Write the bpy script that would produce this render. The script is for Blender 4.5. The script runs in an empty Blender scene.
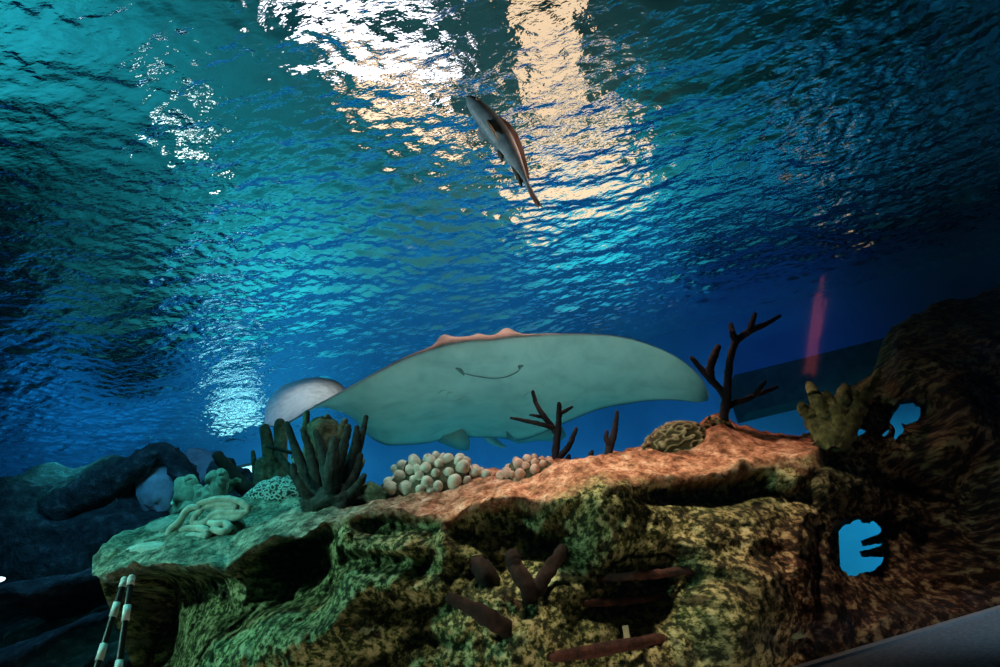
import bpy, bmesh, math, random
import numpy as np
from mathutils import Vector, Matrix, noise
random.seed(7); rng = np.random.default_rng(11)
sc = bpy.context.scene
COL = sc.collection

# ------------------------------------------------------------------ camera
CZ, HW, FLOOR = 1.2, 3.6, 0.45          # eye height, water level, tank floor level
PITCH, ROLL, F = math.radians(24), math.radians(12), 667.0
fwd = Vector((0, math.cos(PITCH), math.sin(PITCH)))
upL = Vector((0, -math.sin(PITCH), math.cos(PITCH)))
rgL = Vector((1, 0, 0))
cR = math.cos(ROLL) * rgL - math.sin(ROLL) * upL
cU = math.sin(ROLL) * rgL + math.cos(ROLL) * upL
EYE = Vector((0, 0, CZ))
cd = bpy.data.cameras.new('camera'); cam = bpy.data.objects.new('camera', cd); COL.objects.link(cam)
cd.sensor_width = 36; cd.lens = 36 * F / 1000; cd.clip_start = 0.01; cd.clip_end = 200
cam.matrix_world = Matrix((( cR.x, cU.x, -fwd.x, EYE.x), (cR.y, cU.y, -fwd.y, EYE.y), (cR.z, cU.z, -fwd.z, EYE.z), (0, 0, 0, 1)))
sc.camera = cam

# ------------------------------------------------------------------ world, exposure
sc.view_settings.view_transform = 'Standard'; sc.view_settings.look = 'None'
sc.view_settings.exposure = 0.0; sc.view_settings.gamma = 1.0; sc.view_settings.use_curve_mapping = False
sc.cycles.caustics_reflective = False; sc.cycles.caustics_refractive = False
sc.cycles.max_bounces = 8; sc.cycles.diffuse_bounces = 2; sc.cycles.glossy_bounces = 4
sc.cycles.transmission_bounces = 5; sc.cycles.transparent_max_bounces = 8; sc.cycles.sample_clamp_indirect = 6.0
w = bpy.data.worlds.new('world'); sc.world = w; w.use_nodes = True
w.node_tree.nodes['Background'].inputs[0].default_value = (0.10, 0.42, 0.55, 1)
w.node_tree.nodes['Background'].inputs[1].default_value = 0.035

# ------------------------------------------------------------------ lights without fixtures, mostly added to brighten one subject each
def aim(o, to):
    o.rotation_euler = (Vector(to) - o.location).to_track_quat('-Z', 'Y').to_euler()
def spot(name, loc, to, energy, color, size=60, blend=0.8, rad=0.08):
    l = bpy.data.lights.new(name, 'SPOT'); l.energy = energy; l.color = color
    l.spot_size = math.radians(size); l.spot_blend = blend; l.shadow_soft_size = rad
    o = bpy.data.objects.new(name, l); COL.objects.link(o); o.location = loc; aim(o, to); return o
def area(name, loc, to, energy, color, sx, sy):
    l = bpy.data.lights.new(name, 'AREA'); l.energy = energy; l.color = color
    l.shape = 'RECTANGLE'; l.size = sx; l.size_y = sy
    o = bpy.data.objects.new(name, l); COL.objects.link(o); o.location = loc; aim(o, to); return o
spot('coral_fill', (-.45, 1.7, HW - .1), (-.28, 2.4, 1.75), 60, (.82, 1.0, .90), 44, .9, .06)  # added to brighten the bush sponge and bubble corals
spot('reef_warm_light', (0.45, 2.7, HW - .12), (0.38, 2.4, 1.6), 78, (1.0, .52, .36), 60, .9, .12)
spot('reef_teal_light', (-1.5, 2.2, HW - .12), (-1.15, 2.4, 1.6), 85, (.10, .95, .92), 55, .9, .12)
spot('reef_front_fill', (.2, 1.2, 3.3), (.32, 2.1, 1.2), 140, (1.0, .90, .60), 44, .9, .12)  # added fill for the reef face, out of view overhead
spot('reef_right_fill', (1.0, 1.40, 3.40), (.25, 2.1, 1.15), 68, (1.0, .80, .50), 36, .9, .08)  # added yellowish side fill for the reef face
area('reef_low_fill', (.2, 1.15, .55), (.3, 2.1, 1.2), 5, (1.0, .86, .60), 2.0, .2)  # added fill from below, lifts the blacks in the hollows
spot('reef_left_fill', (-2.3, 1.15, 2.1), (-.65, 2.2, 1.38), 85, (.38, .95, .76), 54, .8, .08)  # added teal side fill, out of view on the left
area('far_rock_fill', (-2.3, 3.0, 3.3), (-2.6, 4.6, 1.7), 18, (.05, .42, .85), 1.0, .4)  # added dim blue fill for the background boulders
spot('ray_warm_fill', (.0, 3.1, HW - .1), (-.05, 3.3, 2.4), 40, (1.0, .62, .50), 75, .9, .1)  # added to warm the back of the ray
spot('wall_blue_light_d', (2.3, 4.9, 3.05), (2.5, 6.1, 3.1), 10, (.02, .22, .85), 130, .9, .1)
spot('wall_blue_light_a', (1.0, 4.4, 1.0), (.9, 6.2, 2.0), 100, (.02, .34, .78), 100, .9, .2)  # wall spots are added washes that give the wall its gradient
spot('wall_blue_light_b', (-1.2, 4.4, 1.0), (-1.2, 6.4, 2.2), 120, (.02, .40, .78), 110, .9, .2)
spot('wall_blue_light_c', (-4.5, 5.7, 1.4), (-4.7, 7.0, 1.9), 130, (.02, .42, .78), 120, .9, .2)
spot('wall_cyan_light', (-2.7, 5.6, HW - .5), (-2.6, 6.8, HW - .6), 30, (.06, .70, 1.0), 120, .9, .15)
spot('wall_low_light', (3.2, 4.9, .8), (3.4, 6.0, 1.4), 45, (.03, .50, .70), 120, .9, .1)
spot('floor_teal_light', (-.7, 5.0, HW - .2), (-.7, 5.2, FLOOR), 380, (.05, .85, .85), 95, .9, .15)  # floor spots are added so the waves mirror a teal floor
spot('floor_teal_light_left', (-3.2, 4.4, HW - .2), (-3.4, 5.6, FLOOR), 45, (.05, .70, .85), 80, .9, .15)
spot('floor_teal_light_right', (2.3, 4.5, HW - .2), (2.9, 5.2, FLOOR), 260, (.04, .75, .80), 90, .9, .15)
spot('room_cyan_light', (-3.4, 7.3, HW + .6), (-3.2, 9.0, HW + .9), 420, (.05, .80, .90), 140, .9, .2)  # added pair above the water, makes tilted wave facets look cyan
spot('room_cyan_light_b', (1.9, 7.3, HW + .6), (2.1, 9.0, HW + .8), 460, (.04, .75, .85), 140, .9, .2)
spot('fish_fill', (-1.3, 1.2, 1.6), (.1, 2.05, 2.88), 150, (.80, .92, 1.0), 24, .8, .05)  # added fill on the fish from outside the frame
spot('fish_warm_fill', (1.4, 2.6, HW - .1), (.14, 2.05, 2.88), 60, (1.0, .62, .48), 26, .8, .04)  # added warm fill for the fish and its fin
spot('ray_wing_fill', (-1.05, 3.2, HW - .1), (-.95, 3.5, 2.3), 36, (.72, .92, 1.0), 60, .9, .05)  # added to lighten the curled wing
spot('curb_fill', (1.1, -.5, 2.8), (1.0, .95, 1.08), 80, (.70, .88, 1.0), 30, .9, .05)  # added on the viewer side to lift the curb
area('belly_fill_light', (0.1, 2.75, 1.95), (0.1, 3.3, 2.4), 2.9, (.44, .94, .96), 1.8, .2)  # added fill standing in for teal bounce under the ray

# ------------------------------------------------------------------ helpers
def pdir(px, py):
    a, b = px - 500.0, 333.5 - py
    return fwd * F + cR * a + cU * b
def at(px, py, Y):
    d = pdir(px, py); return EYE + d * (Y / d.y)
def project(P):
    v = Vector(P) - EYE; z = v.dot(fwd)
    return 500 + F * v.dot(cR) / z, 333.5 - F * v.dot(cU) / z
def pxw(Y, px=500, py=450): return Y / pdir(px, py).y       # metres per pixel at depth Y

def link(name, me, m=None, parent=None, smooth=True):
    o = bpy.data.objects.new(name, me); COL.objects.link(o)
    if m:
        for mm in (m if isinstance(m, (list, tuple)) else [m]): me.materials.append(mm)
    if smooth: me.polygons.foreach_set('use_smooth', [True] * len(me.polygons))
    if parent: o.parent = parent
    return o
def mesh(name, verts, faces):
    me = bpy.data.meshes.new(name); me.from_pydata([tuple(v) for v in verts], [], faces); me.update(); return me
def recenter(o, base):
    """put the object's origin at its base"""
    b = Vector(base); o.data.transform(Matrix.Translation(-b)); o.location = b; return o
def tag(o, label, cat, group=None, kind=None):
    o['label'] = label; o['category'] = cat
    if group: o['group'] = group
    if kind: o['kind'] = kind
    return o
def thing(name, loc, label, cat, group=None):
    o = bpy.data.objects.new(name, None); COL.objects.link(o); o.location = loc; o.empty_display_size = .05
    return tag(o, label, cat, group)
def part(name, me, m, par, smooth=True):
    """a mesh given in world space becomes a child of par"""
    me.transform(Matrix.Translation(-Vector(par.location)))
    return link(name, me, m, par, smooth)
def struct(name, me, m, smooth=False):
    o = link(name, me, m, None, smooth); o['kind'] = 'structure'; return o

def sm(xs, ys, n=None):
    """monotone piecewise-cubic interpolator"""
    xs = np.array(xs, float); ys = np.array(ys, float)
    h = np.diff(xs); d = np.diff(ys) / h; m = np.zeros_like(ys)
    m[0], m[-1] = d[0], d[-1]
    for i in range(1, len(xs) - 1):
        m[i] = 0 if d[i-1] * d[i] <= 0 else 2 * d[i-1] * d[i] / (d[i-1] + d[i])
    def f(x):
        x = np.clip(np.asarray(x, float), xs[0], xs[-1]); i = np.clip(np.searchsorted(xs, x) - 1, 0, len(h) - 1)
        t = (x - xs[i]) / h[i]; t2 = t * t; t3 = t2 * t
        return (2*t3-3*t2+1)*ys[i] + (t3-2*t2+t)*h[i]*m[i] + (-2*t3+3*t2)*ys[i+1] + (t3-t2)*h[i]*m[i+1]
    return f
def fbm(p, s, o=4): return noise.fractal(Vector(p) * s, 1.0, 2.0, o, noise_basis='PERLIN_ORIGINAL')

def tube_data(pts, rad, sides=10, V=None, Fc=None, bump=0.0, ell=1.0):
    """append a rounded tube along pts to V, Fc"""
    V = [] if V is None else V; Fc = [] if Fc is None else Fc
    pts = [Vector(p) for p in pts]; n = len(pts)
    dense, dr = [], []
    for i in range(n - 1):                                   # Catmull-Rom refinement
        p0, p1, p2, p3 = pts[max(i-1, 0)], pts[i], pts[i+1], pts[min(i+2, n-1)]
        k = 5
        for j in range(k):
            t = j / k
            dense.append(.5*((2*p1)+(p2-p0)*t+(2*p0-5*p1+4*p2-p3)*t*t+(3*p1-p0-3*p2+p3)*t**3)); dr.append(rad[i]*(1-t)+rad[i+1]*t)
    dense.append(pts[-1]); dr.append(rad[-1])
    d0 = (dense[0]-dense[1]).normalized(); d1 = (dense[-1]-dense[-2]).normalized()
    cap0 = [(dense[0]+d0*dr[0]*q, dr[0]*math.sqrt(max(0, 1-q*q))) for q in (.9, .55)]
    cap1 = [(dense[-1]+d1*dr[-1]*q, dr[-1]*math.sqrt(max(0, 1-q*q))) for q in (.55, .9)]
    allp = [c[0] for c in cap0] + dense + [c[0] for c in cap1]; allr = [c[1] for c in cap0] + dr + [c[1] for c in cap1]
    up = Vector((.13, .21, .97)); base = len(V); m = len(allp)
    for i in range(m):
        t = (allp[min(i+1, m-1)] - allp[max(i-1, 0)]).normalized()
        u = t.cross(up)
        if u.length < .05: u = t.cross(Vector((1, 0, 0)))
        u.normalize(); v = t.cross(u)
        for s in range(sides):
            a = 2*math.pi*s/sides; r = allr[i]
            q = allp[i] + u*math.cos(a)*r + v*math.sin(a)*r*ell
            if bump: q += (q-allp[i]).normalized() * bump * fbm(q, 1.2/max(r, .01), 2) * r
            V.append(q)
    for i in range(m-1):
        for s in range(sides):
            a, b = base+i*sides+s, base+i*sides+(s+1) % sides
            Fc.append((a, b, b+sides, a+sides))
    Fc.append(tuple(base+s for s in range(sides))); Fc.append(tuple(base+(m-1)*sides+s for s in reversed(range(sides))))
    return V, Fc
def tube(name, pts, rad, sides=10, bump=0.0, ell=1.0):
    V, Fc = tube_data(pts, rad, sides, bump=bump, ell=ell); return mesh(name, V, Fc)
def ptube(name, P, Y, rpx, m, par, sides=9, bump=.25):
    """tube through pixels P at depth Y (number or list), radii in pixels"""
    Ys = Y if isinstance(Y, (list, tuple)) else [Y]*len(P)
    pts = [at(p[0], p[1], y) for p, y in zip(P, Ys)]; k = pxw(Ys[0], *P[0])
    return part(name, tube(name, pts, [r*k for r in rpx], sides, bump), m, par)
def dome(c, rx, ry, rz, nu=48, nv=20, f=None, low=-.35):
    """a lumpy dome, closed underneath"""
    V, Fc = [], []
    for j in range(nv+1):
        e = low + (math.pi/2-low)*j/nv
        for i in range(nu):
            a = 2*math.pi*i/nu; d = Vector((math.cos(a)*math.cos(e), math.sin(a)*math.cos(e), math.sin(e)))
            k = 1 + (f(d) if f else 0)
            V.append(Vector(c) + Vector((d.x*rx*k, d.y*ry*k, d.z*rz*k)))
    for j in range(nv):
        for i in range(nu):
            a, b = j*nu+i, j*nu+(i+1) % nu; Fc.append((a, b, b+nu, a+nu))
    Fc.append(tuple(reversed(range(nu))))
    return V, Fc

# ------------------------------------------------------------------ materials
class NT:
    def __init__(s, name):
        s.m = bpy.data.materials.new(name); s.m.use_nodes = True; s.t = s.m.node_tree; s.t.nodes.clear()
        s.out = s.n('ShaderNodeOutputMaterial')
    def n(s, typ, **kw):
        x = s.t.nodes.new(typ)
        for k, v in kw.items(): setattr(x, k, v)
        return x
    def l(s, a, b): s.t.links.new(a, b)
    def coord(s, scale=(1, 1, 1), rot=(0, 0, 0)):
        g = s.n('ShaderNodeNewGeometry'); mp = s.n('ShaderNodeMapping'); mp.inputs['Scale'].default_value = scale; mp.inputs['Rotation'].default_value = rot
        s.l(g.outputs['Position'], mp.inputs['Vector']); return mp.outputs['Vector']
    def noise(s, scale, detail=6, rough=.6, vec=None, dist=0):
        x = s.n('ShaderNodeTexNoise'); x.inputs['Scale'].default_value = scale; x.inputs['Detail'].default_value = detail
        x.inputs['Roughness'].default_value = rough; x.inputs['Distortion'].default_value = dist
        s.l(vec or s.coord(), x.inputs['Vector']); return x.outputs['Fac']
    def ramp(s, fac, stops, interp='LINEAR'):
        r = s.n('ShaderNodeValToRGB'); r.color_ramp.interpolation = interp; e = r.color_ramp.elements
        while len(e) < len(stops): e.new(.5)
        for el, (p, c) in zip(e, stops):
            el.position = p; el.color = (*c, 1) if len(c) == 3 else c
        s.l(fac, r.inputs['Fac']); return r.outputs['Color']
    def mix(s, fac, a, b, mode='MIX'):
        x = s.n('ShaderNodeMix', data_type='RGBA', blend_type=mode)
        for i, v in ((0, fac), (6, a), (7, b)):
            if hasattr(v, 'links'): s.l(v, x.inputs[i])
            else: x.inputs[i].default_value = v if i == 0 else (*v, 1)
        return x.outputs[2]
    def attr(s, name):
        a = s.n('ShaderNodeAttribute'); a.attribute_name = name; return a.outputs['Fac']
    def bump(s, h, strength=.6, dist=.02):
        b = s.n('ShaderNodeBump'); b.inputs['Strength'].default_value = strength; b.inputs['Distance'].default_value = dist
        s.l(h, b.inputs['Height']); return b.outputs['Normal']
    def principled(s, color, rough=.8, normal=None, spec=.3):
        p = s.n('ShaderNodeBsdfPrincipled'); p.inputs['Roughness'].default_value = rough; p.inputs['Specular IOR Level'].default_value = spec
        if hasattr(color, 'links'): s.l(color, p.inputs['Base Color'])
        else: p.inputs['Base Color'].default_value = (*color, 1)
        if normal: s.l(normal, p.inputs['Normal'])
        s.l(p.outputs[0], s.out.inputs[0]); return s.m
def speck(name, stops, scale=20, rough=.8, bump=.5, bd=.01, detail=6, spec=.3):
    t = NT(name); f = t.noise(scale, detail, .65)
    return t.principled(t.ramp(f, stops), rough, t.bump(f, bump, bd), spec)
def emit(name, c, s):
    t = NT(name); e = t.n('ShaderNodeEmission'); e.inputs[0].default_value = (*c, 1); e.inputs[1].default_value = s
    t.l(e.outputs[0], t.out.inputs[0]); return t.m

def rock_mat(name, tops, darker=1.0):
    t = NT(name)
    vc = t.coord((1, .12, 1)); big = t.noise(3.2, 5, .6, vc); patch = t.noise(9, 4, .6, vc); sp = t.noise(58, 3, .70, vc); pore = t.noise(20, 3, .6, vc)
    green = t.ramp(sp, [(.40, (.020, .028, .014)), (.47, (.06, .09, .028)), (.53, (.25, .27, .11)), (.62, (.50, .47, .27))])
    brown = t.ramp(sp, [(.40, (.030, .014, .010)), (.47, (.10, .045, .025)), (.53, (.36, .23, .11)), (.62, (.62, .46, .26))])
    zone = t.ramp(big, [(.40, (0, 0, 0)), (.62, (1, 1, 1))])
    x = t.n('ShaderNodeSeparateXYZ'); t.l(t.coord(), x.inputs[0])
    xr = t.n('ShaderNodeMapRange'); xr.inputs[1].default_value = .25; xr.inputs[2].default_value = 1.0; t.l(x.outputs[0], xr.inputs[0])
    xl = t.n('ShaderNodeMapRange'); xl.inputs[1].default_value = -.8; xl.inputs[2].default_value = .2; t.l(x.outputs[0], xl.inputs[0])
    zz = t.mix(.5, t.mix(1.0, zone, xl.outputs[0], 'MULTIPLY'), xr.outputs[0]); col = t.mix(zz, green, brown)
    red = t.ramp(sp, [(.42, (.020, .008, .007)), (.49, (.10, .030, .020)), (.54, (.26, .12, .07)), (.63, (.56, .40, .24))])
    rx = t.n('ShaderNodeMapRange'); rx.inputs[1].default_value = .30; rx.inputs[2].default_value = .60; t.l(x.outputs[0], rx.inputs[0])
    rz = t.n('ShaderNodeMapRange'); rz.inputs[1].default_value = 1.46; rz.inputs[2].default_value = 1.22; t.l(x.outputs[2], rz.inputs[0])
    col = t.mix(t.mix(1.0, rx.outputs[0], rz.outputs[0], 'MULTIPLY'), col, red)
    holes = t.ramp(pore, [(.36, (.10, .08, .07)), (.45, (1, 1, 1))]); col = t.mix(.85, col, holes, 'MULTIPLY')
    pm = t.ramp(patch, [(.36, (.30, .34, .30)), (.56, (1, 1, 1))]); col = t.mix(.8, col, pm, 'MULTIPLY')
    if tops:
        fz = t.noise(22, 4, .70, vc)
        warm = t.ramp(fz, [(.30, (.07, .03, .018)), (.42, (.26, .11, .065)), (.52, (.52, .24, .15)), (.62, (.70, .42, .30)), (.75, (.84, .68, .54))])
        pale = t.ramp(fz, [(.30, (.015, .025, .018)), (.42, (.08, .11, .08)), (.52, (.22, .26, .19)), (.62, (.42, .44, .34)), (.75, (.66, .66, .56))])
        xm = t.n('ShaderNodeMapRange'); xm.inputs[1].default_value = -.75; xm.inputs[2].default_value = -.35; t.l(x.outputs[0], xm.inputs[0])
        top = t.mix(xm.outputs[0], pale, warm); tp = t.ramp(t.noise(70, 3, .7), [(.38, (.22, .16, .13)), (.48, (1, 1, 1))]); top = t.mix(.75, top, tp, 'MULTIPLY')
        tm = t.n('ShaderNodeMath', operation='MULTIPLY_ADD'); t.l(pore, tm.inputs[0]); tm.inputs[1].default_value = -2.2; tm.inputs[2].default_value = .62
        tn = t.n('ShaderNodeMath', operation='MULTIPLY_ADD', use_clamp=True); t.l(t.attr('top'), tn.inputs[0]); tn.inputs[1].default_value = 1.55; t.l(tm.outputs[0], tn.inputs[2])
        col = t.mix(tn.outputs[0], col, top)
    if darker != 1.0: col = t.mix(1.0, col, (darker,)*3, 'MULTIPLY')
    h = t.mix(.5, pore, sp); n = t.bump(h, .4, .025)
    return t.principled(col, .9, n, .15)
M_reef = rock_mat('reef rock', True)
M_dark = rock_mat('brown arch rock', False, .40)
M_far = speck('far rock', [(.35, (.015, .02, .022)), (.55, (.05, .06, .06)), (.75, (.17, .20, .20))], 13, .9, 1.0, .06)
M_belly = None

# ================================================================== SETTING
BW = 6.46     # back wall depth straight ahead
WS = -.125    # the back wall stands slightly askew
def wy(x): return BW + WS*x
def quad(name, pts): return mesh(name, pts, [tuple(range(len(pts)))])
def wslab(name, x0, x1, d0, d1, z0, z1):
    """a slab that follows the askew back wall, from d0 to d1 behind its face"""
    P = [(x0, wy(x0)+d0), (x1, wy(x1)+d0), (x1, wy(x1)+d1), (x0, wy(x0)+d1)]
    return mesh(name, [(x, y, z0) for x, y in P]+[(x, y, z1) for x, y in P], [(3,2,1,0),(4,5,6,7),(0,1,5,4),(1,2,6,5),(2,3,7,6),(3,0,4,7)])
def slab(name, lo, hi):
    x0, y0, z0 = lo; x1, y1, z1 = hi
    return mesh(name, [(x0,y0,z0),(x1,y0,z0),(x1,y1,z0),(x0,y1,z0),(x0,y0,z1),(x1,y0,z1),(x1,y1,z1),(x0,y1,z1)],
                [(3,2,1,0),(4,5,6,7),(0,1,5,4),(1,2,6,5),(2,3,7,6),(3,0,4,7)])
t = NT('blue tank wall'); f = t.noise(1.6, 4, .5); g = t.noise(30, 3, .5)
M_wall = t.principled(t.ramp(f, [(.3, (.10, .26, .48)), (.7, (.16, .36, .60))]), .55, t.bump(g, .15, .01), .25)
struct('wall_back', wslab('wall_back', -9, 7, 0, .25, FLOOR - .2, HW + .15), M_wall)
struct('wall_left', slab('wall_left', (-7.2, -.5, FLOOR - .2), (-7.0, wy(-7), HW + .15)), M_wall)
struct('wall_right', slab('wall_right', (5.4, -.5, FLOOR - .2), (5.6, wy(5.6), HW + .15)), M_wall)
M_sand = speck('tank floor sand', [(.3, (.30, .36, .34)), (.7, (.52, .56, .50))], 18, .9, .5, .02)
struct('floor', slab('floor', (-9, .9, FLOOR - .2), (9, BW + .9, FLOOR)), M_sand)
# a dark footing runs along the back wall
M_foot = speck('dark footing', [(.3, (.01, .018, .02)), (.7, (.035, .05, .05))], 12, .8, .4, .02)
# water surface with real waves
def build_water():
    nx, ny = 880, 500
    xs = np.linspace(-7.0, 5.4, nx); ys = np.linspace(0, 1, ny)**.85
    X = np.repeat(xs[None], ny, 0); Y = .2 + ys[:, None]*(wy(xs)[None]-.2)
    Z = np.zeros_like(X); R = np.random.default_rng(5)
    wx = .10*np.sin(X*1.3+Y*.7)+.08*np.sin(Y*2.1-X*.9+1); wy_ = .10*np.sin(Y*1.1-X*.6+2)+.07*np.sin(X*2.3+Y)
    amp = 1 + .45*np.sin(X*1.1+1.3*Y+.5)*np.sin(Y*1.3-X*.5)
    for i in range(90):
        lam = .070 * (5.5 ** (R.random()**1.9)); th = R.normal(math.pi/2 + .25, .65); k = 2*math.pi/lam
        slope = .027 * (.6 + .8*R.random())
        Z += amp*slope/k*np.sin(k*((X+wx)*math.cos(th)+(Y+wy_)*math.sin(th))+R.random()*6.28)
    for (cx, cy, lam, s, w) in ((2.9, 3.4, .17, .11, 1.4), (-1.1, 2.2, .15, .10, .8), (-.2, 4.6, .14, .07, 1.6), (-2.4, 3.3, .13, .07, 1.0)):
        r = np.hypot(X-cx, Y-cy)+1e-3; Z += s*lam/6.28*np.sin(6.28*r/lam)*np.exp(-(r/w)**2)
    V = np.stack([X, Y, Z+HW], -1).reshape(-1, 3).astype(np.float32)
    idx = np.arange(nx*ny).reshape(ny, nx)
    Fc = np.stack([idx[:-1, :-1], idx[:-1, 1:], idx[1:, 1:], idx[1:, :-1]], -1).reshape(-1, 4)
    me = bpy.data.meshes.new('water_surface'); me.vertices.add(len(V)); me.vertices.foreach_set('co', V.ravel())
    me.loops.add(Fc.size); me.loops.foreach_set('vertex_index', Fc.ravel().astype(np.int32))
    me.polygons.add(len(Fc)); me.polygons.foreach_set('loop_start', np.arange(0, Fc.size, 4, dtype=np.int32)); me.update(calc_edges=True); return me
t = NT('water surface'); g = t.n('ShaderNodeBsdfGlass'); g.inputs['IOR'].default_value = 1.20; g.inputs['Roughness'].default_value = 0.0
g.inputs['Color'].default_value = (.93, 1, .99, 1)
n1 = t.noise(16, 3, .55, t.coord((.55, 1, 1))); n2 = t.noise(42, 2, .5, t.coord((.6, 1, 1), (0, 0, .5)))
h = t.mix(.5, n1, n2); t.l(t.bump(h, .42, .03), g.inputs['Normal']); t.l(g.outputs[0], t.out.inputs[0]); M_water = t.m
struct('water_surface', build_water(), M_water, True)

# room above the water
M_room = speck('blue green room plaster', [(.3, (.09, .20, .22)), (.7, (.13, .28, .30))], 3, .9, .1, .01)
RB, RC = 9.0, HW + 3.2
struct('wall_room_back', slab('wall_room_back', (-11, RB, HW + .1), (11, RB + .2, RC)), M_room)
struct('wall_room_left', slab('wall_room_left', (-11.2, -6, HW + .1), (-11, RB, RC)), M_room)
struct('wall_room_right', slab('wall_room_right', (11, -6, HW + .1), (11.2, RB, RC)), M_room)
struct('ceiling', slab('ceiling', (-11.2, -6, RC), (11.2, RB + .2, RC + .2)), M_room)
struct('trim_1', wslab('trim_1', -9, 9, .25, 3.0, HW - .1, HW + .12), M_room)

# ------------------------------------------------------------------ lamps of the room above, seen through the waves
M_lampmetal = speck('lamp housing', [(.4, (.05, .05, .05)), (.6, (.08, .08, .08))], 8, .5, .05, .002)
M_white_glow = emit('daylight panel', (.92, .88, 1.0), 2.6)
M_warm_glow = emit('warm lamp panel', (1.0, .68, .44), 1.05)
M_soft_warm = emit('soft warm lamp', (1.0, .60, .38), .7)
def lamp_panel(name, c, rotz, sx, sy, glow, label, cat, group=None, wall=False):
    o = thing(name, c, label, cat, group); o.rotation_euler = (math.radians(-90) if wall else 0, 0, rotz)
    b = .05
    fr = mesh('f', [(-sx/2-b,-sy/2-b,-.02),(sx/2+b,-sy/2-b,-.02),(sx/2+b,sy/2+b,-.02),(-sx/2-b,sy/2+b,-.02),
                    (-sx/2,-sy/2,-.02),(sx/2,-sy/2,-.02),(sx/2,sy/2,-.02),(-sx/2,sy/2,-.02),
                    (-sx/2-b,-sy/2-b,.06),(sx/2+b,-sy/2-b,.06),(sx/2+b,sy/2+b,.06),(-sx/2-b,sy/2+b,.06)],
              [(0,4,5,1),(1,5,6,2),(2,6,7,3),(3,7,4,0),(0,1,9,8),(1,2,10,9),(2,3,11,10),(3,0,8,11),(8,9,10,11)])
    link('frame', fr, M_lampmetal, o, False)
    link('diffuser', mesh('d', [(-sx/2,-sy/2,0),(-sx/2,sy/2,0),(sx/2,sy/2,0),(sx/2,-sy/2,0)], [(0,1,2,3)]), glow, o, False)
    return o
lamp_panel('skylight', (-.75, 6.0, RC - .06), .79, 2.3, .75, M_white_glow, 'bright white skylight in ceiling, broken up by waves at the top', 'skylight')
lamp_panel('strip_lamp', (-.52, 7.7, RC - .06), .93, 2.5, .6, emit('peach lamp', (1.0, .68, .46), 1.5), 'long warm strip lamp glowing below the white skylight, seen through waves', 'lamp')
lamp_panel('wall_lamp', (1.8, RB - .06, 5.85), 0, 2.2, 1.2, emit('bright warm lamp', (1.0, .70, .46), 1.2), 'tall warm glowing lamp panel above the fish, its beam tapering down', 'lamp', wall=True)
lamp_panel('ceiling_lamp', (1.55, 7.2, RC - .06), -.12, .85, 3.0, M_warm_glow, 'warm ceiling lamp making the upright beam of light above the fish', 'lamp')
lamp_panel('ceiling_lamp', (-3.9, 7.3, RC - .06), .4, .5, .22, emit('cool white lamp', (.85, .97, 1.0), 5.5), 'small white ceiling lamp added to scatter glints over the teal water', 'lamp')  # extra lamp, added for sparkles in the waves
lamp_panel('small_lamp', (5.6, RB - .06, HW + 1.0), 0, .35, .35, M_soft_warm, 'small orange lamp glowing faintly through dark water on its own', 'lamp', wall=True)
spot('room_teal_light', (-5.5, 3.5, HW + .6), (-4.4, 6.5, RC), 900, (.05, .74, .88), 100, .9, .2)  # added spots here tint the ceiling refracted by the waves
spot('room_grey_light', (0, 4.0, HW + .6), (-.5, 8.5, RC), 70, (.55, .95, .90), 120, .9, .2)

# ================================================================== REEF
L_f = sm([60,95,120,164,224,256,296,336,350,380,420,452,467,500,527,554,578,598,647,682,728,770,800,830,860],
         [580,577,569,563,564,545,533,517,512,506,511,510,501,497,504,488,475,469,474,478,467,459,456,447,440])
R_f = sm([60,95,105,140,170,200,230,260,290,320,350,385,400,440,480,520,560,600,620,650,680,700,718,740,790,830,860],
         [578,562,546,527,513,506,499,495,492,492,497,494,490,483,471,466,460,456,452,443,433,424,415,423,433,432,430])
YL_f = sm([60,95,350,560,860], [2.25,2.15,2.08,2.0,1.98])
YR_f = sm([60,95,150,300,400,560,740,860], [2.27,2.3,2.55,2.75,2.7,2.65,2.6,2.4])
def reef_top(px, py):
    """point on the reef's top surface under a pixel"""
    L, Rr = float(L_f(px)), float(R_f(px)); f = (L - py) / max(L - Rr, 1); f = min(max(f, 0), 1)
    return at(px, py, float(YL_f(px)) + (float(YR_f(px)) - float(YL_f(px))) * f)
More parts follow.
